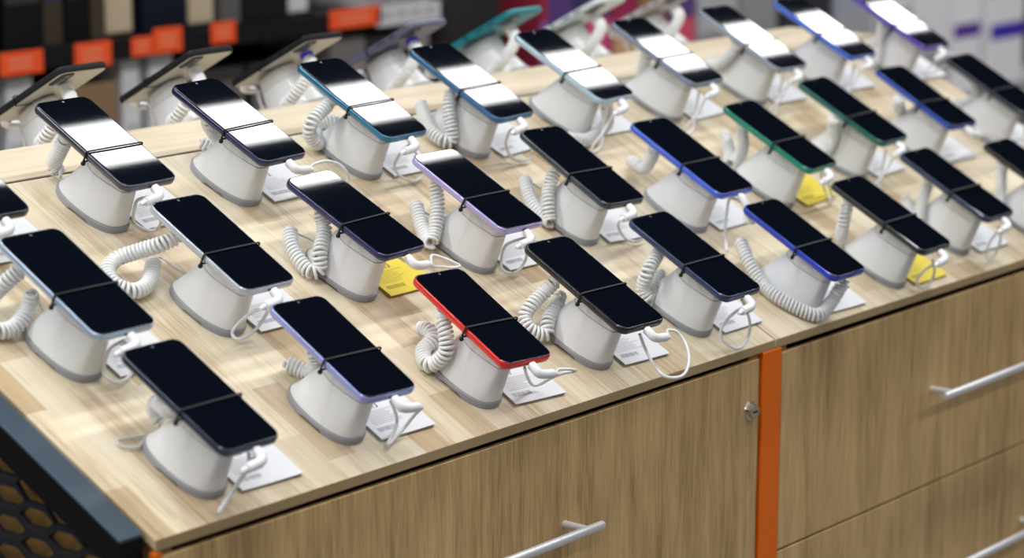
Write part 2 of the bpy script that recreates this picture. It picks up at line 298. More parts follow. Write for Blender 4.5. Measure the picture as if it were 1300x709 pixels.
def prism(bm, prof, x0, x1, axis='X'):
    """closed profile in the (y,z) plane pulled along x"""
    a = [bm.verts.new((x0, y, z)) for y, z in prof]; b = [bm.verts.new((x1, y, z)) for y, z in prof]
    n = len(prof)
    bm.faces.new(a[::-1]); bm.faces.new(b)
    for i in range(n): bm.faces.new((a[i], a[(i + 1) % n], b[(i + 1) % n], b[i]))

def catmull(pts, sub):
    P = [Vector(p) for p in pts]
    P = [P[0] * 2 - P[1]] + P + [P[-1] * 2 - P[-2]]
    out = []
    for i in range(1, len(P) - 2):
        p0, p1, p2, p3 = P[i - 1:i + 3]
        for k in range(sub):
            t = k / sub
            out.append(0.5 * ((2 * p1) + (p2 - p0) * t + (2 * p0 - 5 * p1 + 4 * p2 - p3) * t * t + (3 * p1 - p0 - 3 * p2 + p3) * t ** 3))
    out.append(P[-2])
    return out

def resample(pts, step):
    L = [0.0]
    for a, b in zip(pts, pts[1:]): L.append(L[-1] + (b - a).length)
    n = max(2, int(L[-1] / step)); out = []; j = 0
    for k in range(n + 1):
        s = L[-1] * k / n
        while j < len(L) - 2 and L[j + 1] < s: j += 1
        d = L[j + 1] - L[j]
        out.append(pts[j].lerp(pts[j + 1], (s - L[j]) / d if d > 1e-9 else 0))
    return out

def frames(pts):
    T = []
    for i in range(len(pts)):
        a = pts[max(0, i - 1)]; b = pts[min(len(pts) - 1, i + 1)]
        T.append((b - a).normalized() if (b - a).length > 1e-9 else Vector((0, 0, 1)))
    up = Vector((0, 0, 1)) if abs(T[0].z) < .9 else Vector((1, 0, 0))
    nrm = (up - T[0] * up.dot(T[0])).normalized(); out = []
    for t in T:
        nrm = (nrm - t * nrm.dot(t))
        nrm = nrm.normalized() if nrm.length > 1e-6 else t.orthogonal().normalized()
        out.append((t, nrm, t.cross(nrm)))
    return out

def tube(bm, pts, r, seg=8, cap=True):
    F = frames(pts); rings = []
    for i, (p, (t, nn, bb)) in enumerate(zip(pts, F)):
        rr = r[i] if isinstance(r, (list, tuple)) else r
        rings.append([bm.verts.new(p + (nn * math.cos(2 * math.pi * k / seg) + bb * math.sin(2 * math.pi * k / seg)) * rr) for k in range(seg)])
    for a, b in zip(rings, rings[1:]):
        for k in range(seg): bm.faces.new((a[k], a[(k + 1) % seg], b[(k + 1) % seg], b[k]))
    if cap: bm.faces.new(rings[0][::-1]); bm.faces.new(rings[-1])

def coil(bm, path, R=.0069, w=.0020, pitch=.0047, per=12, seg=6):
    pts = resample(catmull(path, 14), pitch / per)
    F = frames(pts); hel = []
    n = len(pts)
    for i, (p, (t, nn, bb)) in enumerate(zip(pts, F)):
        a = 2 * math.pi * i / per
        q = min(1, i / (per * 1.0), (n - 1 - i) / (per * 1.0)); q = .35 + .65 * q
        hel.append(p + (nn * math.cos(a) + bb * math.sin(a)) * R * q)
    tube(bm, hel, w, seg)

def rrect(w, l, r, n=6):
    """rounded rectangle outline, counter-clockwise"""
    out = []
    for cx, cy, a0 in ((w / 2 - r, l / 2 - r, 0), (-w / 2 + r, l / 2 - r, 90), (-w / 2 + r, -l / 2 + r, 180), (w / 2 - r, -l / 2 + r, 270)):
        for k in range(n + 1):
            a = math.radians(a0 + 90 * k / n)
            out.append((cx + r * math.cos(a), cy + r * math.sin(a)))
    return out

def loft(bm, rings, cap0=True, cap1=True):
    V = [[bm.verts.new(p) for p in r] for r in rings]
    for a, b in zip(V, V[1:]):
        n = len(a)
        for k in range(n): bm.faces.new((a[k], a[(k + 1) % n], b[(k + 1) % n], b[k]))
    if cap0: bm.faces.new(V[0][::-1])
    if cap1: bm.faces.new(V[-1])

# ------------------------------------------------------------------ frames on the two slopes
def front_frame(u, v, psi=0.0):
    R = Matrix(((1, 0, 0), (0, CS, -SN), (0, SN, CS)))
    o = Vector((u, v * CS, H + v * SN))
    return Matrix.Translation(o) @ R.to_4x4() @ Matrix.Rotation(psi, 4, 'Z')

def back_frame(u, v, psi=0.0):
    return Matrix.Translation((u, END_Y - v * CS, H + v * SN)) @ Matrix.Rotation(math.pi, 4, 'Z') @ Matrix(((1, 0, 0, 0), (0, CS, -SN, 0), (0, SN, CS, 0), (0, 0, 0, 1))) @ Matrix.Rotation(psi, 4, 'Z')

# ------------------------------------------------------------------ worktop
T = .0108
def slab(name, x0, x1, front, label):
    """sloped board; object frame lies on the slope so the grain follows it"""
    L = RIDGE_V - .0034
    c = SN / CS
    bm = bmesh.new()
    mw = front_frame(0, 0) if front else back_frame(0, 0)
    th = T * CS
    prism(bm, [(0, 0), (L, 0), (L - .002, -th), (th * -c if False else th * c * -1 + 0.0, -th)], x0, x1)
    o = build(name, bm, M['top'], None, mw, smooth=False)
    o.data.materials.append(M['edge'])
    for p in o.data.polygons:
        if p.normal.y < -.5: p.material_index = 1
    bv = o.modifiers.new('bevel', 'BEVEL'); bv.width = .0006; bv.segments = 2; bv.limit_method = 'ANGLE'
    return tag(o, label, 'worktop')

slab('sloped_worktop', 0.0, .9955, True, 'pale oak sloping worktop on the left counter, facing the drawers')
slab('sloped_worktop', .9985, 2.0, True, 'pale oak sloping worktop on the right counter, past the seam')
slab('sloped_worktop', -.9955, 0.0, False, 'pale oak rear slope of the left counter, behind the ridge')
slab('sloped_worktop', -2.0, -.9985, False, 'pale oak rear slope of the right counter, behind the ridge')
for i, (x0, x1, lb) in enumerate(((0.0, .9955, 'flat pale oak ridge board on top of the left counter'), (.9985, 2.0, 'flat pale oak ridge board on top of the right counter'))):
    bm = bmesh.new(); box(bm, x0, x1, RY + .0015, BACK_Y - .0015, H + RZ - T, H + RZ)
    tag(build('ridge_board', bm, M['ridge'], bevel=.0006), lb, 'worktop')

for x0, x1, lb in ((0.004, .993, 'thin dark strip as gap shade between the left slope and its ridge board'), (1.001, 1.998, 'thin dark strip as gap shade between the right slope and its ridge board')):
    bm = bmesh.new(); box(bm, x0, x1, RY - .0022, RY + .0012, H + RZ - .009, H + RZ - .0016)  # added dark strip, painted as the shade in the open ridge gap
    tag(build('gap_shade_strip', bm, M['gapshade'], smooth=False), lb, 'trim strip')

# ------------------------------------------------------------------ counters (cabinets)
def cabinet(x0, x1, label):
    t = thing('counter_cabinet', label, 'cabinet', Matrix.Translation((x0, 0, 0)))
    w = x1 - x0
    d = T + .0042
    def prof(dy, z0, dd):
        return [(dy, z0), (END_Y - dy, z0), (END_Y - dy, H - dd + dy * SN / CS), (BACK_Y, H + RZ - dd), (RY, H + RZ - dd), (dy, H - dd + dy * SN / CS)]
    bm = bmesh.new(); prism(bm, prof(.028, .08, d), .019, w - .019)
    build('carcass', bm, M['gapshade'], t, smooth=False)
    for s in (0, 1):
        bm = bmesh.new(); a = 0.0 if s == 0 else w - .0185
        prism(bm, prof(.006, .0, T + .0015), a, a + .0185)
        build('side_panel', bm, M['gable'], t, smooth=False, bevel=.0005)
    bm = bmesh.new(); box(bm, .019, w - .019, .05, END_Y - .05, 0, .079)
    build('plinth', bm, M['blackmetal'], t, smooth=False)
    return t, w

def bar_handle(parent, cx, y, z, half):
    bm = bmesh.new()
    pts = [Vector((cx - half, y - .034, z)), Vector((cx - half + .001, y - .034, z)), Vector((cx + half - .001, y - .034, z)), Vector((cx + half, y - .034, z))]
    tube(bm, pts, [.0045, .0052, .0052, .0045], 16)
    for sx in (-1, 1):
        px = cx + sx * (half - .024)
        tube(bm, [Vector((px, y + .0004, z)), Vector((px, y - .034, z))], .0042, 12)
    return build('handle', bm, M['steel'], parent, auto=50)

GAPZ = H - .2685
def drawer(parent, x0, x1, z0, z1, handle_z, half, lock=None):
    bm = bmesh.new(); box(bm, x0, x1, .0, .007, z0, z1)
    d = build('drawer', bm, M['front'], parent, smooth=False, bevel=.0008)
    bar_handle(d, (x0 + x1) / 2, 0.0, handle_z, half)
    if lock:
        lx, lz = lock
        bm = bmesh.new()
        def disc(r0, y0, r1, y1, c0=False, c1=True):
            loft(bm, [[(lx + r0 * math.cos(2 * math.pi * k / 24), y0, lz + r0 * math.sin(2 * math.pi * k / 24)) for k in range(24)],
                      [(lx + r1 * math.cos(2 * math.pi * k / 24), y1, lz + r1 * math.sin(2 * math.pi * k / 24)) for k in range(24)]], True, True)
        disc(.0125, .0004, .0118, -.002); disc(.0085, -.0015, .0082, -.008)
        lk = build('lock', bm, M['nickel'], d, auto=40)
        bm = bmesh.new(); box(bm, lx - .0045, lx + .0045, -.0084, -.0079, lz - .0012, lz + .0012)
        build('keyhole', bm, M['port'], lk, smooth=False)
    return d

c1, w1 = cabinet(.0058, .9685, 'left oak counter cabinet with a lock and an orange panel each side')
# local x = world x - x0
drawer(c1, .0015, .9635 - .0058, GAPZ + .0015, H - .0170, .6697, .13, (.9456 - .0058, H - .0773))
drawer(c1, .0015, .9635 - .0058, GAPZ - .28, GAPZ - .0015, .417, .13)
c2, w2 = cabinet(1.0115, 2.0, 'right oak counter cabinet with two long drawers and steel handles')
drawer(c2, .0008, w2 - .002, GAPZ + .0015, H - .0188, .6637, .157)
drawer(c2, .0008, w2 - .002, GAPZ - .28, GAPZ - .0015, .417, .157)

def panel(x0, x1, label):
    bm = bmesh.new()
    dd = T + .0012
    prism(bm, [(-.001, 0), (END_Y, 0), (END_Y, H - dd), (BACK_Y, H + RZ - dd), (RY, H + RZ - dd), (-.001, H - dd)], x0, x1)
    tag(build('divider_panel', bm, M['orange'], smooth=False, bevel=.0006), label, 'panel')
panel(.9705, 1.0098, 'orange upright panel between the two oak counters')
bm = bmesh.new(); box(bm, -.0030, .0055, -.001, .006, 0, H - T - .0012)
tag(build('corner_strip', bm, M['orange'], smooth=False, bevel=.0004), 'thin orange corner strip at the left end of the left counter', 'trim strip')

# ------------------------------------------------------------------ side frame with expanded mesh
sf = thing('mesh_side_frame', 'dark metal frame with honeycomb mesh along the counter\'s left end', 'frame', Matrix.Translation((0, 0, 0)))
Xa, Xb = -.0325, -.0042
bm = bmesh.new()
lo = .013
prism(bm, [(lo * CS, H + lo * SN), (RIDGE_V * CS, H + RIDGE_V * SN), (RIDGE_V * CS, H + RIDGE_V * SN - .004), (lo * CS, H + lo * SN - .004)], Xa, Xb)
build('top_cap', bm, M['bluemetal'], sf, smooth=False, bevel=.0012, seg=3)
bm = bmesh.new()
prism(bm, [(lo * CS + .0005, H + lo * SN - .0045), (RIDGE_V * CS, H + RIDGE_V * SN - .0045), (RIDGE_V * CS, H + RIDGE_V * SN - .036), (lo * CS + .0005, H + lo * SN - .036)], Xa + .0006, Xb - .0006)
build('top_rail', bm, M['blackmetal'], sf, smooth=False)
bm = bmesh.new(); box(bm, Xa + .0006, Xb - .0006, lo * CS + .0006, lo * CS + .032, 0, H + lo * SN - .0365)
build('post', bm, M['blackmetal'], sf, smooth=False, bevel=.001)
bm = bmesh.new(); box(bm, Xa + .0006, Xb - .0006, RIDGE_V * CS - .032, RIDGE_V * CS, 0, H + RIDGE_V * SN - .0365)
build('post', bm, M['blackmetal'], sf, smooth=False, bevel=.001)
bm = bmesh.new()
A, B = .0400, .0287
xm0, xm1 = -.0265, -.0225
for ci in range(0, 13):
    cy = .0515 + ci * A
    for ri in range(0, 31):
        cz = H + .2305 - ri * B - (B / 2 if ci % 2 else 0)
        if cy > RIDGE_V * CS - .02 or cz < .03: continue
        if cz + B * .3 > H + cy * SN / CS - .030: continue
        def hexa(s, x):
            return [(x, cy + (s if s == 1 else s * 1.13) * a * A, cz + (s if s == 1 else s * .76) * c * B) for a, c in ((2 / 3, 0), (1 / 3, .5), (-1 / 3, .5), (-2 / 3, 0), (-1 / 3, -.5), (1 / 3, -.5))]
        def soft(pts):
            out = []
            n = len(pts)
            for i in range(n):
                p, q = Vector(pts[i]), Vector(pts[(i + 1) % n]); out += [p.lerp(q, .10), p.lerp(q, .90)]
            return out
        def dbl(pts):
            out = []
            n = len(pts)
            for i in range(n):
                p, q = Vector(pts[i]), Vector(pts[(i + 1) % n]); out += [p.lerp(q, .04), p.lerp(q, .96)]
            return out
        o0 = [bm.verts.new(p) for p in dbl(hexa(1.0, xm0))]; i0 = [bm.verts.new(p) for p in soft(hexa(.80, xm0 - .0012))]
        i1 = [bm.verts.new(p) for p in soft(hexa(.74, xm1))]; o1 = [bm.verts.new(p) for p in dbl(hexa(1.0, xm1))]
        n = len(o0)
        for k in range(n):
            j = (k + 1) % n
            bm.faces.new((o0[k], o0[j], i0[j], i0[k])); bm.faces.new((i0[k], i0[j], i1[j], i1[k])); bm.faces.new((i1[k], i1[j], o1[j], o1[k]))
build('mesh_panel', bm, M['greymesh'], sf, auto=30)

# ------------------------------------------------------------------ display stand (built once)
def srow(t, nh, m=0.0):
    """one ring of the stand's wall; t 0 = foot, 1 = top"""
    yb = .036 - .029 * t ** .85 + m; yf = -.058 + .003 * t - m; hw = .0270 - .0100 * t + m
    yc = (yb + yf) / 2; hl = (yb - yf) / 2; out = []
    wb = .12 + .88 * min(1, t) ** .8; hwf = .0118 + m; ym = yb - (yb - yf) * .42
    for k in range(64):
        a = 2 * math.pi * (k + .5) / 64
        c, s = math.cos(a), math.sin(a); e = 2 / 2.45
        x = hw * math.copysign(abs(c) ** e, c); y = yc + hl * math.copysign(abs(s) ** e, s)
        # boxier outline: round back, straight sides narrowing to a small front face
        if s >= 0:
            bx, by = hw * c, ym + (yb - ym) * s
        else:
            q = abs(s) ; sg = math.copysign(1, c); f_ = a - math.pi if c < 0 else 2 * math.pi - a
            u = f_ / (math.pi / 2)
            if u < .55:
                v = u / .55; bx, by = sg * (hw + (hwf - hw) * v ** 1.25), ym + (yf + .0055 - ym) * v
            elif u < .80:
                v = (u - .55) / .25 * math.pi / 2
                bx, by = sg * (hwf - .0048 * (1 - math.cos(v))), yf + .0055 - .0045 * math.sin(v)
            else:
                v = (u - .80) / .20; bx, by = sg * (hwf - .0048) * (1 - v), yf + .0010 * (1 - v) ** 2
        x = x + (bx - x) * wb; y = y + (by - y) * wb
        out.append((x, y, nh(y) if callable(nh) else nh))
    return out
TT = math.tan(PTILT)
def toph(off):
    return lambda y: .0693 + off + y * TT
def stand_parts(root):
    bm = bmesh.new()
    foot = [(x, y, .0030 if (x < -.015 and -.034 < y < -.006) else z) for x, y, z in srow(0, 0.0, .0016)]
    loft(bm, [foot, srow(0, .0062, .0019), srow(0, .0074, .0012), srow(0, .0078, -.001)])
    base = build('base', bm, M['basegrey'], root, auto=50)
    bm = bmesh.new()
    rings = []
    for i in range(13):
        t = i / 12
        hh = .0079 + (.0515 - .0079) * t
        tt = t * .80
        if t > .3:
            w = (t - .3) / .7
            rings.append(srow(tt, (lambda y, h0=hh, w=w: h0 + w * (y * TT - .0010))))
        else: rings.append(srow(tt, hh))
    loft(bm, rings)
    build('body', bm, M['white'], root, auto=60)
    bm = bmesh.new()
    loft(bm, [srow(.80, toph(-.0185), -.0012), srow(.81, toph(-.0178), -.0003), srow(.93, toph(-.0045), -.0004), srow(.95, toph(-.0022), -.0012)])
    build('top_rim', bm, M['rim'], root, auto=50)
    bm = bmesh.new()
    loft(bm, [srow(.95, toph(-.0023), -.0005), srow(.95, toph(-.0002), -.0005)])
    build('grip_pad', bm, M['pad'], root, auto=50)
    # strap round the telephone
    bm = bmesh.new()
    y0 = -.0150; hw = PW / 2 + .0008; zt, zb = .0812, .0695
    loop = [(-hw, zb), (-hw - .0004, (zt + zb) / 2), (-hw + .0003, zt - .0006), (-hw + .0016, zt + .0001), (0, zt + .0003), (hw - .0016, zt + .0001), (hw - .0003, zt - .0006), (hw + .0004, (zt + zb) / 2), (hw, zb), (0, zb - .0004)]
    b2 = .0011; th = .0007
    A_ = []
    cx, cz = 0, (zt + zb) / 2
    for (x, z) in loop:
        dx = math.copysign(th, x) if abs(abs(x) - hw) < .0006 else 0
        dz = th if z > cz + .003 else (-th if z < cz - .003 else 0)
        z += y0 * TT
        A_.append([bm.verts.new(p) for p in ((x, y0 - b2, z), (x, y0 + b2, z), (x + dx, y0 + b2, z + dz), (x + dx, y0 - b2, z + dz))])
    n = len(A_)
    for i in range(n):
        a, b = A_[i], A_[(i + 1) % n]
        for k in range(4): bm.faces.new((a[k], a[(k + 1) % 4], b[(k + 1) % 4], b[k]))
    st = build('strap', bm, M['strap'], root, auto=40)
    bm = bmesh.new()
    bmesh.ops.create_uvsphere(bm, u_segments=12, v_segments=8, radius=.0026, matrix=Matrix.Translation((-hw - .0012, y0 - .001, .0672)))
    tube(bm, [Vector((-hw - .0003, y0, .0712)), Vector((-hw - .001, y0 - .0005, .0680))], .0013, 8)
    build('strap_knob', bm, M['strap'], st)
def copy_tree(src, dst):
    for ch in list(src.children):
        c = copy_obj(ch, dst)
        for g in list(ch.children): copy_obj(g, c)

STAND0 = None
def make_stand(mw, label, group):
    global STAND0
    t = thing('display_stand', label, 'stand', mw, group)
    if STAND0 is None: stand_parts(t); STAND0 = t
    else: copy_tree(STAND0, t)
    return t

# ------------------------------------------------------------------ smartphone (built once, recoloured)
PH0 = None
PL = .16
def phone_parts(root):
    bm = bmesh.new(); w, l, r = PW, PL, .0115
    zs = [(-.0084, -.0022), (-.0080, -.0008), (-.0068, -.0001), (-.0045, 0), (-.0022, -.0001), (-.0010, -.0006), (-.0006, -.0012)]
    loft(bm, [[(x, y, z) for x, y in rrect(w + 2 * d, l + 2 * d, r + d)] for z, d in zs])
    body = build('body', bm, frame_mat('phone_frame', (.1, .1, .1)), root, auto=50)
    bm = bmesh.new()
    zs = [(-.0012, -.0012), (-.0006, -.0012), (-.0002, -.0015), (0.0, -.0023), (0.0, -.0028)]
    loft(bm, [[(x, y, z) for x, y in rrect(w + 2 * d, l + 2 * d, r + d)] for z, d in zs])
    scr = build('screen', bm, M['glass'], root, auto=60)
    bm = bmesh.new()
    bmesh.ops.create_circle(bm, cap_ends=True, segments=16, radius=.0016, matrix=Matrix.Translation((0, l / 2 - .0062, .00012)))
    build('front_camera', bm, M['lens'], scr, smooth=False)
    bm = bmesh.new()
    zs = [(-.0084, -.0026), (-.0088, -.0028), (-.0090, -.004)]
    loft(bm, [[(x, y, z) for x, y in rrect(w + 2 * d, l + 2 * d, r + d)] for z, d in zs])
    build('back_cover', bm, frame_mat('phone_back', (.1, .1, .1)), root, auto=50)
    bm = bmesh.new()
    zs = [(-.0089, 0), (-.0102, -.0002), (-.0105, -.0008)]
    loft(bm, [[(x + .022, y + .058, z) for x, y in rrect(.020 + 2 * d, .034 + 2 * d, .005)] for z, d in zs])
    cam = build('camera_bump', bm, M['port'], root, auto=50)
    for cy in (.048, .058, .068):
        bm = bmesh.new()
        loft(bm, [[(.022 + rr * math.cos(2 * math.pi * k / 16), cy + rr * math.sin(2 * math.pi * k / 16), z) for k in range(16)] for rr, z in ((.0042, -.0104), (.0040, -.0110))])
        build('camera_lens', bm, M['lens'], cam, auto=40)
    for (ya, yb) in ((.030, .044), (.006, .022)):
        bm = bmesh.new(); box(bm, w / 2 - .0004, w / 2 + .0005, ya, yb, -.0056, -.0034)
        build('side_button', bm, M['port'], root, bevel=.0003)
    bm = bmesh.new()
    loft(bm, [[(x, y, z) for x, z in [(.0045 * math.cos(2 * math.pi * k / 16), -.0048 + .0015 * math.sin(2 * math.pi * k / 16)) for k in range(16)]] for y in (-l / 2 - .0002, -l / 2 + .0012)])
    build('charging_port', bm, M['port'], root)

def make_phone(mw, s, label, group, fm, tilt=0.0, cover=None):
    global PH0
    m = mw @ Matrix.Translation((0, 0, .0802)) @ Matrix.Rotation(PTILT + tilt, 4, 'X') @ Matrix.Diagonal((s, s, 1, 1))
    t = thing('smartphone', label, 'phone', m, group)
    first = PH0 is None
    if first: phone_parts(t); PH0 = t
    else: copy_tree(PH0, t)
    for ch in t.children:
        if ch.name.split('.')[0] in ('body', 'back_cover'):
            ch.material_slots[0].link = 'OBJECT'; ch.material_slots[0].material = cover if (cover and ch.name.startswith('back')) else fm
    return t

# ------------------------------------------------------------------ price card
def make_card(mw, label, group, yellow, txt, rot):
    t = thing('price_card', label, 'price card', mw @ Matrix.Translation((.0695, -.033, 0)) @ Matrix.Rotation(rot, 4, 'Z'), group)
    w, d = .078, .062
    bm = bmesh.new(); box(bm, -w / 2, w / 2, -d / 2, d / 2, .0001, .0028)
    build('card_holder', bm, M['yholder' if yellow else 'holder'], t, smooth=False, bevel=.0005)
    bm = bmesh.new()
    nx = 10; V = []
    for i in range(nx + 1):
        x = -w / 2 - .0008 + (w + .0016) * i / nx
        z = .0031 + .0016 * abs(i / nx - .4) ** 2
        V.append([bm.verts.new((x, y, z + dz)) for y, dz in ((-d / 2 - .0008, 0), (d / 2 + .0008, 0), (d / 2 + .0008, .0005), (-d / 2 - .0008, .0005))])
    for a, b in zip(V, V[1:]):
        for k in range(4): bm.faces.new((a[k], a[(k + 1) % 4], b[(k + 1) % 4], b[k]))
    bm.faces.new(V[0]); bm.faces.new(V[-1][::-1])
    sheet = build('printed_sheet', bm, M['yellow' if yellow else 'paper'], t, smooth=False)
    bm = bmesh.new()
    zt = .0039
    def hz(x): return .00375 + .0016 * abs((x + w / 2) / w - .4) ** 2
    rnd = random.Random(hash(label) % 1000 if False else len(label) * 7 + int(1000 * abs(rot)))
    y = .008
    while y > -.0115:
        a = -w / 2 + .008; b = a + .030 + rnd.random() * .018
        n = 6
        for k in range(n):
            xa, xb = a + (b - a) * k / n, a + (b - a) * (k + 1) / n
            v = [bm.verts.new(p) for p in ((xa, y, hz(xa)), (xb, y, hz(xb)), (xb, y + .0007, hz(xb)), (xa, y + .0007, hz(xa)))]
            bm.faces.new(v)
        y -= .0027
    build('text_lines', bm, M['inky' if yellow else 'inkgrey'], sheet, smooth=False)
    bm = bmesh.new(); x = -w / 2 + .006
    while x < -w / 2 + .034:
        ww = rnd.choice((.0006, .001, .0016))
        v = [bm.verts.new(p) for p in ((x, -.0215, hz(x)), (x + ww, -.0215, hz(x)), (x + ww, -.0155, hz(x)), (x, -.0155, hz(x)))]
        bm.faces.new(v); x += ww + rnd.choice((.0005, .0009))
    build('barcode', bm, M['inkgrey' if not yellow else 'inky'], sheet, smooth=False)
    if txt:
        cu = bpy.data.curves.new('digits', 'FONT'); cu.body = txt; cu.size = .0105
        tmp = bpy.data.objects.new('tmp', cu); COL.objects.link(tmp)
        me = bpy.data.meshes.new_from_object(tmp)
        bpy.data.objects.remove(tmp)
        me.materials.clear(); me.materials.append(M['ink'])
        o = bpy.data.objects.new('price_digits', me); COL.objects.link(o); o.parent = sheet
        o.location = (-.013, .0125, hz(-w / 2 + .012) + .0001)
    return t

# ------------------------------------------------------------------ cords and cables
def make_coil(mw, path, lead, label, group, smat='cord'):
    t = thing('coiled_security_cord', label, 'security cord', mw, group)
    start = Vector(path[0])
    bm = bmesh.new(); coil(bm, [Vector(p) for p in path])
    build('coil', bm, M['cord'], t, auto=180)
    bm = bmesh.new()
    top = .0688 + start.y * TT
    loft(bm, [[(start.x + rr * math.cos(2 * math.pi * k / 20), start.y + rr * math.sin(2 * math.pi * k / 20), z + (start.y * TT * 0)) for k in range(20)] for rr, z in ((.0075, top - .0085), (.0090, top - .0070), (.0090, top - .001), (.0086, top - .0003))])
    build('sensor', bm, M[smat], t, auto=40)
    if lead:
        bm = bmesh.new(); tube(bm, resample(catmull(lead, 10), .002), .0013, 8)
        build('lead', bm, M['greylead'], t)
    return t

def make_usb(mw, s, side, path, label, group):
    t = thing('charging_cable', label, 'cable', mw, group)
    yb = -PL / 2 * s; zc = .0802 - .0048 + yb * TT
    p0 = Vector((.001, yb - .0008, zc)); p1 = p0 + Vector((0, -.010, -.0012))
    side = side
    bm = bmesh.new()
    tube(bm, [p0, p0 + Vector((0, -.0022, -.0002))], .0026, 10)
    if side:
        p2 = p1 + Vector((side * .004, -.0042, -.002)); p3 = p1 + Vector((side * .022, -.0055, -.004))
        tube(bm, catmull([p0 + Vector((0, -.0018, -.0002)), p0 + Vector((0, -.007, -.0008)), p1 + Vector((side * .0008, -.0022, -.001)), p2, p1 + Vector((side * .010, -.005, -.003)), p3], 5), .0050, 14)
        tube(bm, [p3 - Vector((side * .001, 0, 0)), p3 + Vector((side * .003, -.0003, -.0006)), p3 + Vector((side * .007, -.001, -.0016))], [.0036, .0028, .0021], 10)
        end = p3 + Vector((side * .006, -.0008, -.0014))
    else:
        p3 = p0 + Vector((0, -.016, -.006))
        tube(bm, catmull([p0 + Vector((0, -.0018, -.0002)), p0 + Vector((0, -.009, -.002)), p3], 5), .0048, 14)
        end = p3
    build('plug', bm, M['cable'], t, auto=60)
    bm = bmesh.new()
    pts = [Vector(p) for p in path]
    if (pts[0] - end).length < .012: pts = pts[1:]
    tube(bm, resample(catmull([end] + pts, 10), .0022), .0018, 8)
    build('cord', bm, M['cable'], t, auto=180)
    return t

# ------------------------------------------------------------------ the phones on show
# key: (what singles the phone out, frame colour, extra tilt, card text, yellow card)
INFO = {
 'N': ('dark navy phone at the near left corner', (.02, .035, .065), 0, '15', 0),
 'L': ('lilac-blue framed phone left of the red one', (.30, .34, .66), 0, '13', 0),
 'R': ('red framed phone in the front row', (.70, .022, .012), 0, '17', 0),
 'K': ('glossy black phone right of the red one', (.012, .013, .016), 0, '15', 0),
 'U': ('dark navy phone at the seam in the front row', (.025, .045, .12), 0, '', 0),
 'V': ('royal blue phone in the front row', (.012, .045, .46), 0, '', 0),
 'W': ('black phone beside the yellow card by the front edge', (.018, .020, .024), 0, '', 1),
 'X': ('dark navy phone second from right in the front row', (.02, .04, .09), 0, '', 0),
 'z': ('black phone at the right end of the front row', (.012, .013, .016), 0, '', 0),
 'M': ('silver edged phone at the left end of the middle row', (.42, .52, .66), 0, '', 0),
 'P': ('silver edged phone second from left in the middle row', (.50, .54, .60), 0, '', 0),
 'Q': ('violet-navy phone beside the nearest yellow card', (.020, .020, .095), -.028, 'C13', 1),
 'S': ('lavender framed phone in the middle row', (.46, .40, .74), -.027, '', 0),
 'T': ('slate black phone right of the lavender phone', (.035, .055, .065), 0, '', 0),
 'Y1': ('bright blue phone in the middle row', (.06, .14, .72), 0, '', 0),
 'Y2': ('emerald green phone beside a yellow card in the middle row', (.005, .24, .15), 0, '', 1),
 'Y3': ('dark teal green phone right of the emerald phone', (.008, .13, .11), 0, '', 0),
 'Y4': ('cobalt blue phone near the right end of the middle row', (.01, .06, .42), 0, '', 0),
 'Y5': ('slate grey phone at the right end of the middle row', (.04, .05, .065), 0, '', 0),
 'r0': ('black phone cut by the left frame edge', (.012, .013, .018), 0, '', 0),
 'a': ('gunmetal phone second from left in the top row', (.07, .075, .10), 0, '', 0),
 'b': ('navy framed phone third from left in the top row', (.022, .025, .085), 0, '12', 0),
 'c': ('teal blue framed phone fourth from left in the top row', (.03, .18, .32), 0, '', 0),
 'd': ('teal blue framed phone left of the ice blue phone', (.03, .14, .30), 0, '', 0),
 'e': ('ice blue framed phone in the top row', (.46, .62, .74), 0, '', 0),
 'f': ('blue-grey framed phone right of the ice blue phone', (.22, .27, .36), 0, '', 0),
 'g': ('steel grey framed phone third from right in the top row', (.30, .36, .44), 0, '', 0),
 'h': ('bright blue phone second from right in the top row', (.06, .16, .70), 0, '', 0),
 'i': ('violet framed phone at the right end of the top row', (.13, .07, .50), 0, '', 0),
}
GENERIC_COIL = [(-.004, .036, .061), (-.012, .048, .046), (-.030, .052, .028), (-.046, .044, .013), (-.048, .026, .0098), (-.040, .010, .0098)]
GENERIC_USB = (-1, [(-.022, -.094, .050), (-.030, -.096, .035), (-.036, -.094, .018), (-.030, -.092, .006), (-.016, -.090, .004), (-.006, -.088, .012), (-.006, -.080, .035), (-.004, -.072, .060)])
ROW = {}
for k in 'N L R K U V W X z'.split(): ROW[k] = 'front row'
for k in 'M P Q S T Y1 Y2 Y3 Y4 Y5'.split(): ROW[k] = 'middle row'
for k in 'r0 a b c d e f g h i'.split(): ROW[k] = 'top row'
for k, (u, v, psi, s) in PHONES.items():
    desc, col, dt, txt, yel = INFO[k]
    mw = front_frame(u, v, psi)
    row = ROW[k]
    make_stand(mw, 'white stand under the ' + desc, 'display stands of the ' + row)
    make_phone(mw, s, desc + ', strapped to its stand', 'phones of the ' + row, frame_mat('frame_' + k, col), dt)
    make_card(mw, ('yellow' if yel else 'white') + ' price card beside the ' + desc, 'price cards of the ' + row, yel, txt, random.uniform(-.03, .05))
    make_coil(mw, COILS.get(k, GENERIC_COIL), THIN.get(k), 'coiled white cord of the ' + desc, 'coiled cords of the ' + row)
    if k == 'V': continue
    sd, path = USB.get(k, GENERIC_USB)
    make_usb(mw, s, sd, path, 'white cable charging the ' + desc, 'charging cables of the ' + row)
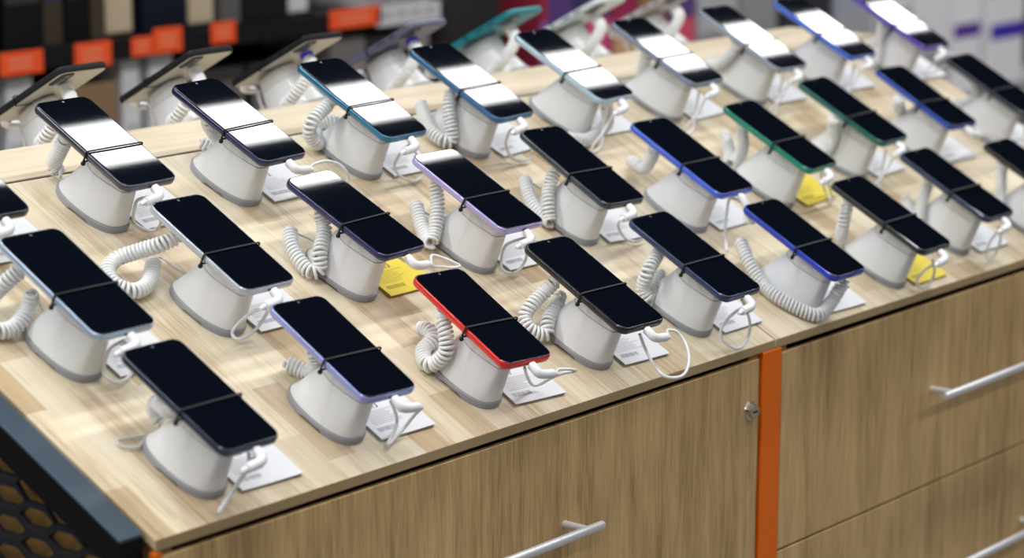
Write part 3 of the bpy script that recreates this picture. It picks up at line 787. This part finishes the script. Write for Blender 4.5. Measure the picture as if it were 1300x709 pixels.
BACK = [(.505, .484, .0, (.015, .016, .018), 'dark phone at the far left of the rear slope'),
        (.715, .484, -.01, (.012, .012, .014), 'dark phone second from left on the rear slope'),
        (.915, .484, .02, (.010, .010, .012), 'black phone third from left on the rear slope'),
        (1.125, .484, -.02, (.10, .11, .18), 'grey-violet phone left of the teal one, rear slope'),
        (1.335, .484, .0, (.004, .20, .25), 'teal phone on the rear slope'),
        (1.535, .484, .01, (.62, .70, .72), 'white framed phone on the rear slope'),
        (1.735, .484, .0, (.50, .47, .48), 'pale grey phone at the far right of the rear slope')]
PALE = plain('pale_cream_cover', (.46, .43, .36), .3)
for u, v, psi, col, desc in BACK:
    mw = back_frame(u, v, psi)
    make_stand(mw, 'white stand under the ' + desc, 'display stands of the rear slope')
    make_phone(mw, 1.0, desc + ', tilted away', 'phones of the rear slope', plain('frame_back', col, .7 if max(col) < .05 else .35, 0, 0, .2 if max(col) < .05 else .5), 0.0, PALE if max(col) < .05 else None)
    make_card(mw, 'white price card beside the ' + desc, 'price cards of the rear slope', 0, '', .02)
    make_coil(mw, [(.004, .040, .061), (.014, .052, .048), (.030, .058, .036), (.046, .050, .022), (.054, .032, .012), (.048, .012, .0098)], None, 'coiled white cord of the ' + desc, 'coiled cords of the rear slope', 'blueglow' if u in (.915, 1.125) else 'cord')
    make_usb(mw, 1.0, GENERIC_USB[0], GENERIC_USB[1], 'white cable charging the ' + desc, 'charging cables of the rear slope')

# ------------------------------------------------------------------ the shop behind
YB = 1.95
def prod(name, x0, x1, z0, z1, d, col, label, cat, band=None, group=None, y=YB, rough=.4):
    t = thing(name, label, cat, Matrix.Translation(((x0 + x1) / 2, y, z0)), group)
    w, h = x1 - x0, z1 - z0
    bm = bmesh.new(); box(bm, -w / 2, w / 2, 0, d, 0, h)
    build('carton', bm, plain('carton', col, rough, spec=.15), t, smooth=False, bevel=min(.004, w * .06))
    if band:
        bc, b0, b1 = band
        bm = bmesh.new(); box(bm, -w / 2 + .003, w / 2 - .003, -.0008, .0004, h * b0, h * b1)
        build('printed_panel', bm, plain('print', bc, .4), t, smooth=False)
    return t

def gondola(x0, x1, boards, back_h, label, col, backcol):
    t = thing('shelf_unit', label, 'shelf unit', Matrix.Translation((x0, 0, 0)))
    w = x1 - x0
    bm = bmesh.new(); box(bm, 0, w, YB + .42, YB + .45, 0, back_h)
    build('back_panel', bm, plain('shelf_back', backcol, .7, spec=.1), t, smooth=False)
    bm = bmesh.new(); box(bm, .01, w - .01, YB + .02, YB + .42, 0, .12)
    build('kick_base', bm, M['blackmetal'], t, smooth=False)
    for z in boards:
        bm = bmesh.new(); box(bm, .004, w - .004, YB - .012, YB + .42, z - .02, z)
        sh = build('shelf_board', bm, plain('shelf_metal', col, .5, spec=.2), t, smooth=False, bevel=.002)
        bm = bmesh.new(); box(bm, .004, w - .004, YB - .0165, YB - .0122, z - .034, z + .004)
        build('label_rail', bm, plain('rail', tuple(c * .7 for c in col), .6, spec=.15), sh, smooth=False)
    for s in (0, 1):
        bm = bmesh.new(); xx = -.02 if s == 0 else w
        box(bm, xx, xx + .02, YB + .36, YB + .45, 0, back_h + .02)
        build('upright', bm, M['blackmetal'], t, smooth=False)
    return t
gondola(1.02, 2.61, (.30, .60, .945), 1.5, 'black shop shelf unit with orange price tags behind the counter', (.010, .010, .012), (.008, .008, .009))
gondola(2.98, 5.6, (.25, .50), 1.0, 'low pale shelf unit with boxed goods at the far right', (.5, .5, .5), (.20, .20, .21))

for i, (x0, x1, z0, z1) in enumerate(TAGS):
    lb = ['at the left frame edge', 'second from left', 'overlapping the pale post', 'right of the pale post', 'below the second pale post', 'blurred, above the row of grey boxes'][i]
    t = thing('price_tag', 'orange price tag on the black shelf, ' + lb, 'price tag', Matrix.Translation(((x0 + x1) / 2, YB - .0168, (z0 + z1) / 2)), 'orange price tags')
    w, h = x1 - x0, z1 - z0
    bm = bmesh.new(); box(bm, -w / 2, w / 2, -.004, 0, -h / 2, h / 2)
    build('tag_board', bm, plain('orange_tag', (.86, .085, .012), .5), t, smooth=False, bevel=.001)
    bm = bmesh.new()
    for k in range(2): box(bm, -w * .32, w * .25, -.0046, -.0041, h * (.12 - .3 * k), h * (.2 - .3 * k))
    build('tag_print', bm, plain('pale_print', (.75, .35, .2), .5), t, smooth=False)
# goods on the upper board
darks = [(1.06, 1.24), (1.26, 1.44), (1.46, 1.545), (1.552, 1.597), (1.606, 1.66), (1.667, 1.70), (1.80, 1.91), (2.005, 2.055), (2.065, 2.19)]
dl = ['leftmost', 'with a small blue print, second from left', 'third from left', 'narrow and brownish', 'right of the narrow brownish box', 'narrow, against the left pale post', 'between the two pale posts', 'narrow and grey, right of the second pale post', 'left of the white post']
dc = [(.009, .009, .010), (.010, .010, .014), (.007, .008, .009), (.050, .038, .026), (.006, .006, .008), (.060, .046, .032), (.008, .010, .02), (.11, .105, .10), (.013, .012, .014)]
for (a, b), lbl, c in zip(darks, dl, dc):
    prod('product_box', a, b, .9452, 1.22, .22, c, 'black boxed goods above the orange tags, ' + lbl, 'box', ((.03, .03, .032) if c[1] < .013 else (.02, .03, .10), .30, .36), 'black boxes on the upper shelf', y=YB + .03)
for i, (x0, x1, z0, z1) in enumerate(POSTS):
    t = thing('pale_display_post', ['pale wooden display post left, behind two orange tags', 'pale wooden display post right, behind the fifth orange tag', 'white display post behind the grey boxes'][i], 'post', Matrix.Translation(((x0 + x1) / 2, YB + .06, .9452)))
    w = (x1 - x0) * .95
    bm = bmesh.new(); box(bm, -w / 2, w / 2, -.02, .02, .006, .42)
    build('shaft', bm, plain('pale_post', (.52, .42, .29) if i < 2 else (.62, .62, .64), .5), t, smooth=False, bevel=.004)
    bm = bmesh.new(); box(bm, -w / 2 - .006, w / 2 + .006, -.03, .03, 0, .006)
    build('foot', bm, M['blackmetal'], t, smooth=False)
for i, (x0, x1, z0, z1) in enumerate(GREYS):
    up = i < 3
    base = .9452 if up else .6002
    top = max(z1, base + .05) if up else .905 - .004 * i
    if up: top = 1.0 + .02 * i
    prod('product_box', x0, min(x1, 2.60), base, top, .2, ((.50, .49, .50), (.58, .58, .60), (.52, .51, .52), (.20, .18, .18), (.05, .045, .05), (.26, .23, .23))[i],
         ['pale grey box on the upper shelf, left of three', 'palest grey box on the upper shelf, middle of three', 'pale grey box on the upper shelf, right of three',
          'grey-brown box on the lower shelf under the pale boxes', 'dark box on the lower shelf under the pale boxes', 'grey-brown box at the lower shelf\'s right end'][i], 'box', ((.3, .3, .32), .1, .5), 'grey boxes', y=YB + .012)
for i, (x0, x1, z0, z1) in enumerate(LABELS):
    prod('product_box', x0, x1, .6002, z1 - .004, .12, (.68, .68, .70), 'small white carton on the lower shelf under the ' + ['first', 'third', 'fourth'][i] + ' orange tag', 'box', ((.5, .5, .52), .3, .6), 'white cartons', y=YB + .012)
lowd = [(1.06, 1.40), (1.52, 1.58), (1.90, 2.05), (2.07, 2.27)]
for (a, b), lbl in zip(lowd, ('left of the first white carton', 'between the white carton and the brown one', 'left of two, below the fifth tag', 'right of two, below the fifth tag')):
    prod('product_box', a, b, .6002, .86, .2, (.05, .045, .045), 'dark box on the lower shelf, ' + lbl, 'box', ((.16, .14, .14), .3, .9), 'dark boxes on the lower shelf', y=YB + .02)
x0, x1, z0, z1 = BRN[0]
prod('product_box', x0, x1, .6002, z1, .2, (.30, .19, .11), 'brown carton on the lower shelf behind the rear phones', 'box', ((.22, .14, .08), .2, .6), None, y=YB + .02)
t = thing('price_strip', 'pale grey price strip on the black shelf beside the last orange tag', 'price strip', Matrix.Translation((2.50, YB - .0168, .930)))
bm = bmesh.new(); box(bm, -.10, .10, -.004, 0, -.020, .022); build('strip_board', bm, plain('pale_strip', (.60, .59, .60), .5), t, smooth=False, bevel=.001)
bm = bmesh.new()
for k in range(4): box(bm, -.085 + .045 * k, -.055 + .045 * k, -.0046, -.0041, -.004, .010)
build('strip_print', bm, plain('strip_grey', (.40, .39, .40), .5), t, smooth=False)
# black bin with an orange-red lid
bx = (BLK[0][0] + BLK[0][1]) / 2  # stand-in shape, made up for an unidentified black and orange-red object
t = thing('form_standin', 'tall black bin with a domed orange-red lid between the shelf units', 'bin', Matrix.Translation((bx, YB + .10, 0)))
def ringz(r, z, n=32): return [(r * math.cos(2 * math.pi * k / n), r * math.sin(2 * math.pi * k / n), z) for k in range(n)]
bm = bmesh.new(); loft(bm, [ringz(.095, 0), ringz(.102, .01), ringz(.120, .955), ringz(.120, .965)])
build('form_body', bm, plain('form_black', (.012, .011, .013), .5), t, auto=40)
bm = bmesh.new(); loft(bm, [ringz(.121, .955), ringz(.122, .975), ringz(.118, 1.0), ringz(.10, 1.03), ringz(.06, 1.045), ringz(.01, 1.05)])
build('crown', bm, plain('form_crown', (.62, .07, .015), .45), t, auto=60)
RC = [(.34, .03, .06), (.10, .05, .20), (.045, .05, .13), (.33, .03, .10), (.30, .17, .08), (.11, .06, .20), (.45, .44, .46), (.30, .29, .30), (.04, .038, .045), (.36, .38, .44), (.78, .76, .78), (.84, .82, .84), (.90, .88, .90), (.88, .86, .89)]
RN = ['wine red box first on the low shelf', 'purple box beside the wine red one', 'navy box on the low shelf', 'crimson box right of the navy one', 'tan box between the crimson and purple boxes', 'dark purple box left of the grey white one', 'grey white box right of the dark purple one', 'mid grey box left of the black one', 'black box on the low shelf', 'bluish grey box right of the black one', 'pale grey box behind the violet phone', 'pale grey box left of the purple-banded pair', 'white box with a purple band', 'white box with a blue-violet band at the right frame edge']
for i, (x0, x1, z0, z1) in enumerate(RIGHT):
    x0 = max(x0, 3.0)
    band = ((.10, .05, .30), .3, .55) if i < 9 else ((.40, .40, .42), .5, .8)
    if i < 6: band = (tuple(min(1, c * 1.9 + .03) for c in RC[(i + 1) % 6]), .55, .8)
    if i in (6, 7): band = ((.28, .27, .29), .55, .75)
    h = z1 - .5002
    if i == 12: band = ((.12, .04, .34), (.66 - .5) / h, (.70 - .5) / h)
    if i == 13: band = ((.06, .03, .46), (.637 - .5) / h, (.682 - .5) / h)
    if i == 11: band = ((.36, .36, .38), .15, .45)
    prod('product_box', x0, x1, .5002, z1, .24, RC[i], RN[i], 'box', band, 'boxed goods on the low shelf', y=YB + .006)

# ------------------------------------------------------------------ room shell
def struct(name, bm, mat):
    o = build(name, bm, mat, smooth=False); o['kind'] = 'structure'; return o
m, n, l, b = new_mat('floor_tile')
tc = n.new('ShaderNodeTexCoord'); br = n.new('ShaderNodeTexBrick')
br.offset = 0; br.inputs['Scale'].default_value = 1; br.inputs['Brick Width'].default_value = .6; br.inputs['Row Height'].default_value = .6
br.inputs['Mortar Size'].default_value = .004
br.inputs['Color1'].default_value = (.26, .25, .24, 1); br.inputs['Color2'].default_value = (.30, .29, .28, 1); br.inputs['Mortar'].default_value = (.12, .12, .12, 1)
l.new(tc.outputs['Object'], br.inputs['Vector']); l.new(br.outputs['Color'], b.inputs['Base Color']); b.inputs['Roughness'].default_value = .35
bm = bmesh.new(); box(bm, -6, 10, -6, 8, -.1, 0); struct('floor', bm, m)
bm = bmesh.new(); box(bm, -6, 10, 6.0, 6.1, 0, 3.4); struct('wall_back', bm, plain('wall_dark', (.10, .10, .105), .7))
bm = bmesh.new(); box(bm, 9.0, 9.1, -6, 6.0, 0, 3.4); struct('wall_right', bm, plain('wall_dark2', (.10, .10, .105), .7))
bm = bmesh.new(); box(bm, -6, 10, -6, 8, 3.4, 3.5); struct('ceiling', bm, plain('ceiling_black', (.008, .008, .009), .9))

# ------------------------------------------------------------------ light: rows of strip lamps under the dark ceiling
def strip(x0, x1, y, wy, z, watts, col=(.985, .99, 1)):
    d = bpy.data.lights.new('strip_light', 'AREA'); d.shape = 'RECTANGLE'
    d.size = x1 - x0; d.size_y = wy; d.energy = watts; d.color = col
    o = bpy.data.objects.new('strip_light', d); COL.objects.link(o)
    o.location = ((x0 + x1) / 2, y, z)
    return o
strip(1.6, 8.0, 1.205, .10, 3.1, 40)
strip(-5.0, 6.0, -.5, .16, 3.2, 165)
strip(-5.0, 6.0, -2.8, .16, 3.2, 88)
strip(-5.0, .6, 1.3, .16, 3.2, 92)
strip(-5.0, 8.0, 3.2, .16, 3.2, 60)

w = bpy.data.worlds.new('shop_ambient'); scene.world = w; w.use_nodes = True
w.node_tree.nodes['Background'].inputs['Color'].default_value = (.9, .95, 1, 1)
w.node_tree.nodes['Background'].inputs['Strength'].default_value = .05

# ------------------------------------------------------------------ camera
cd = bpy.data.cameras.new('camera'); co = bpy.data.objects.new('camera', cd); COL.objects.link(co)
rx, dy, fz = (Vector(r) for r in CAM_ROWS)
mw = Matrix((( rx.x, -dy.x, -fz.x, CAM_LOC[0]), (rx.y, -dy.y, -fz.y, CAM_LOC[1]), (rx.z, -dy.z, -fz.z, CAM_LOC[2]), (0, 0, 0, 1)))
co.matrix_world = mw
cd.sensor_width = 36; cd.lens = F_PX * 36 / 1300; cd.clip_start = .05
cd.dof.use_dof = True; cd.dof.focus_distance = 2.72; cd.dof.aperture_fstop = 4.0
scene.camera = co
scene.view_settings.view_transform = 'Standard'; scene.view_settings.look = 'None'
scene.view_settings.gamma = 1; scene.view_settings.use_curve_mapping = False
scene.view_settings.exposure = 0.0
scene.cycles.max_bounces = 8
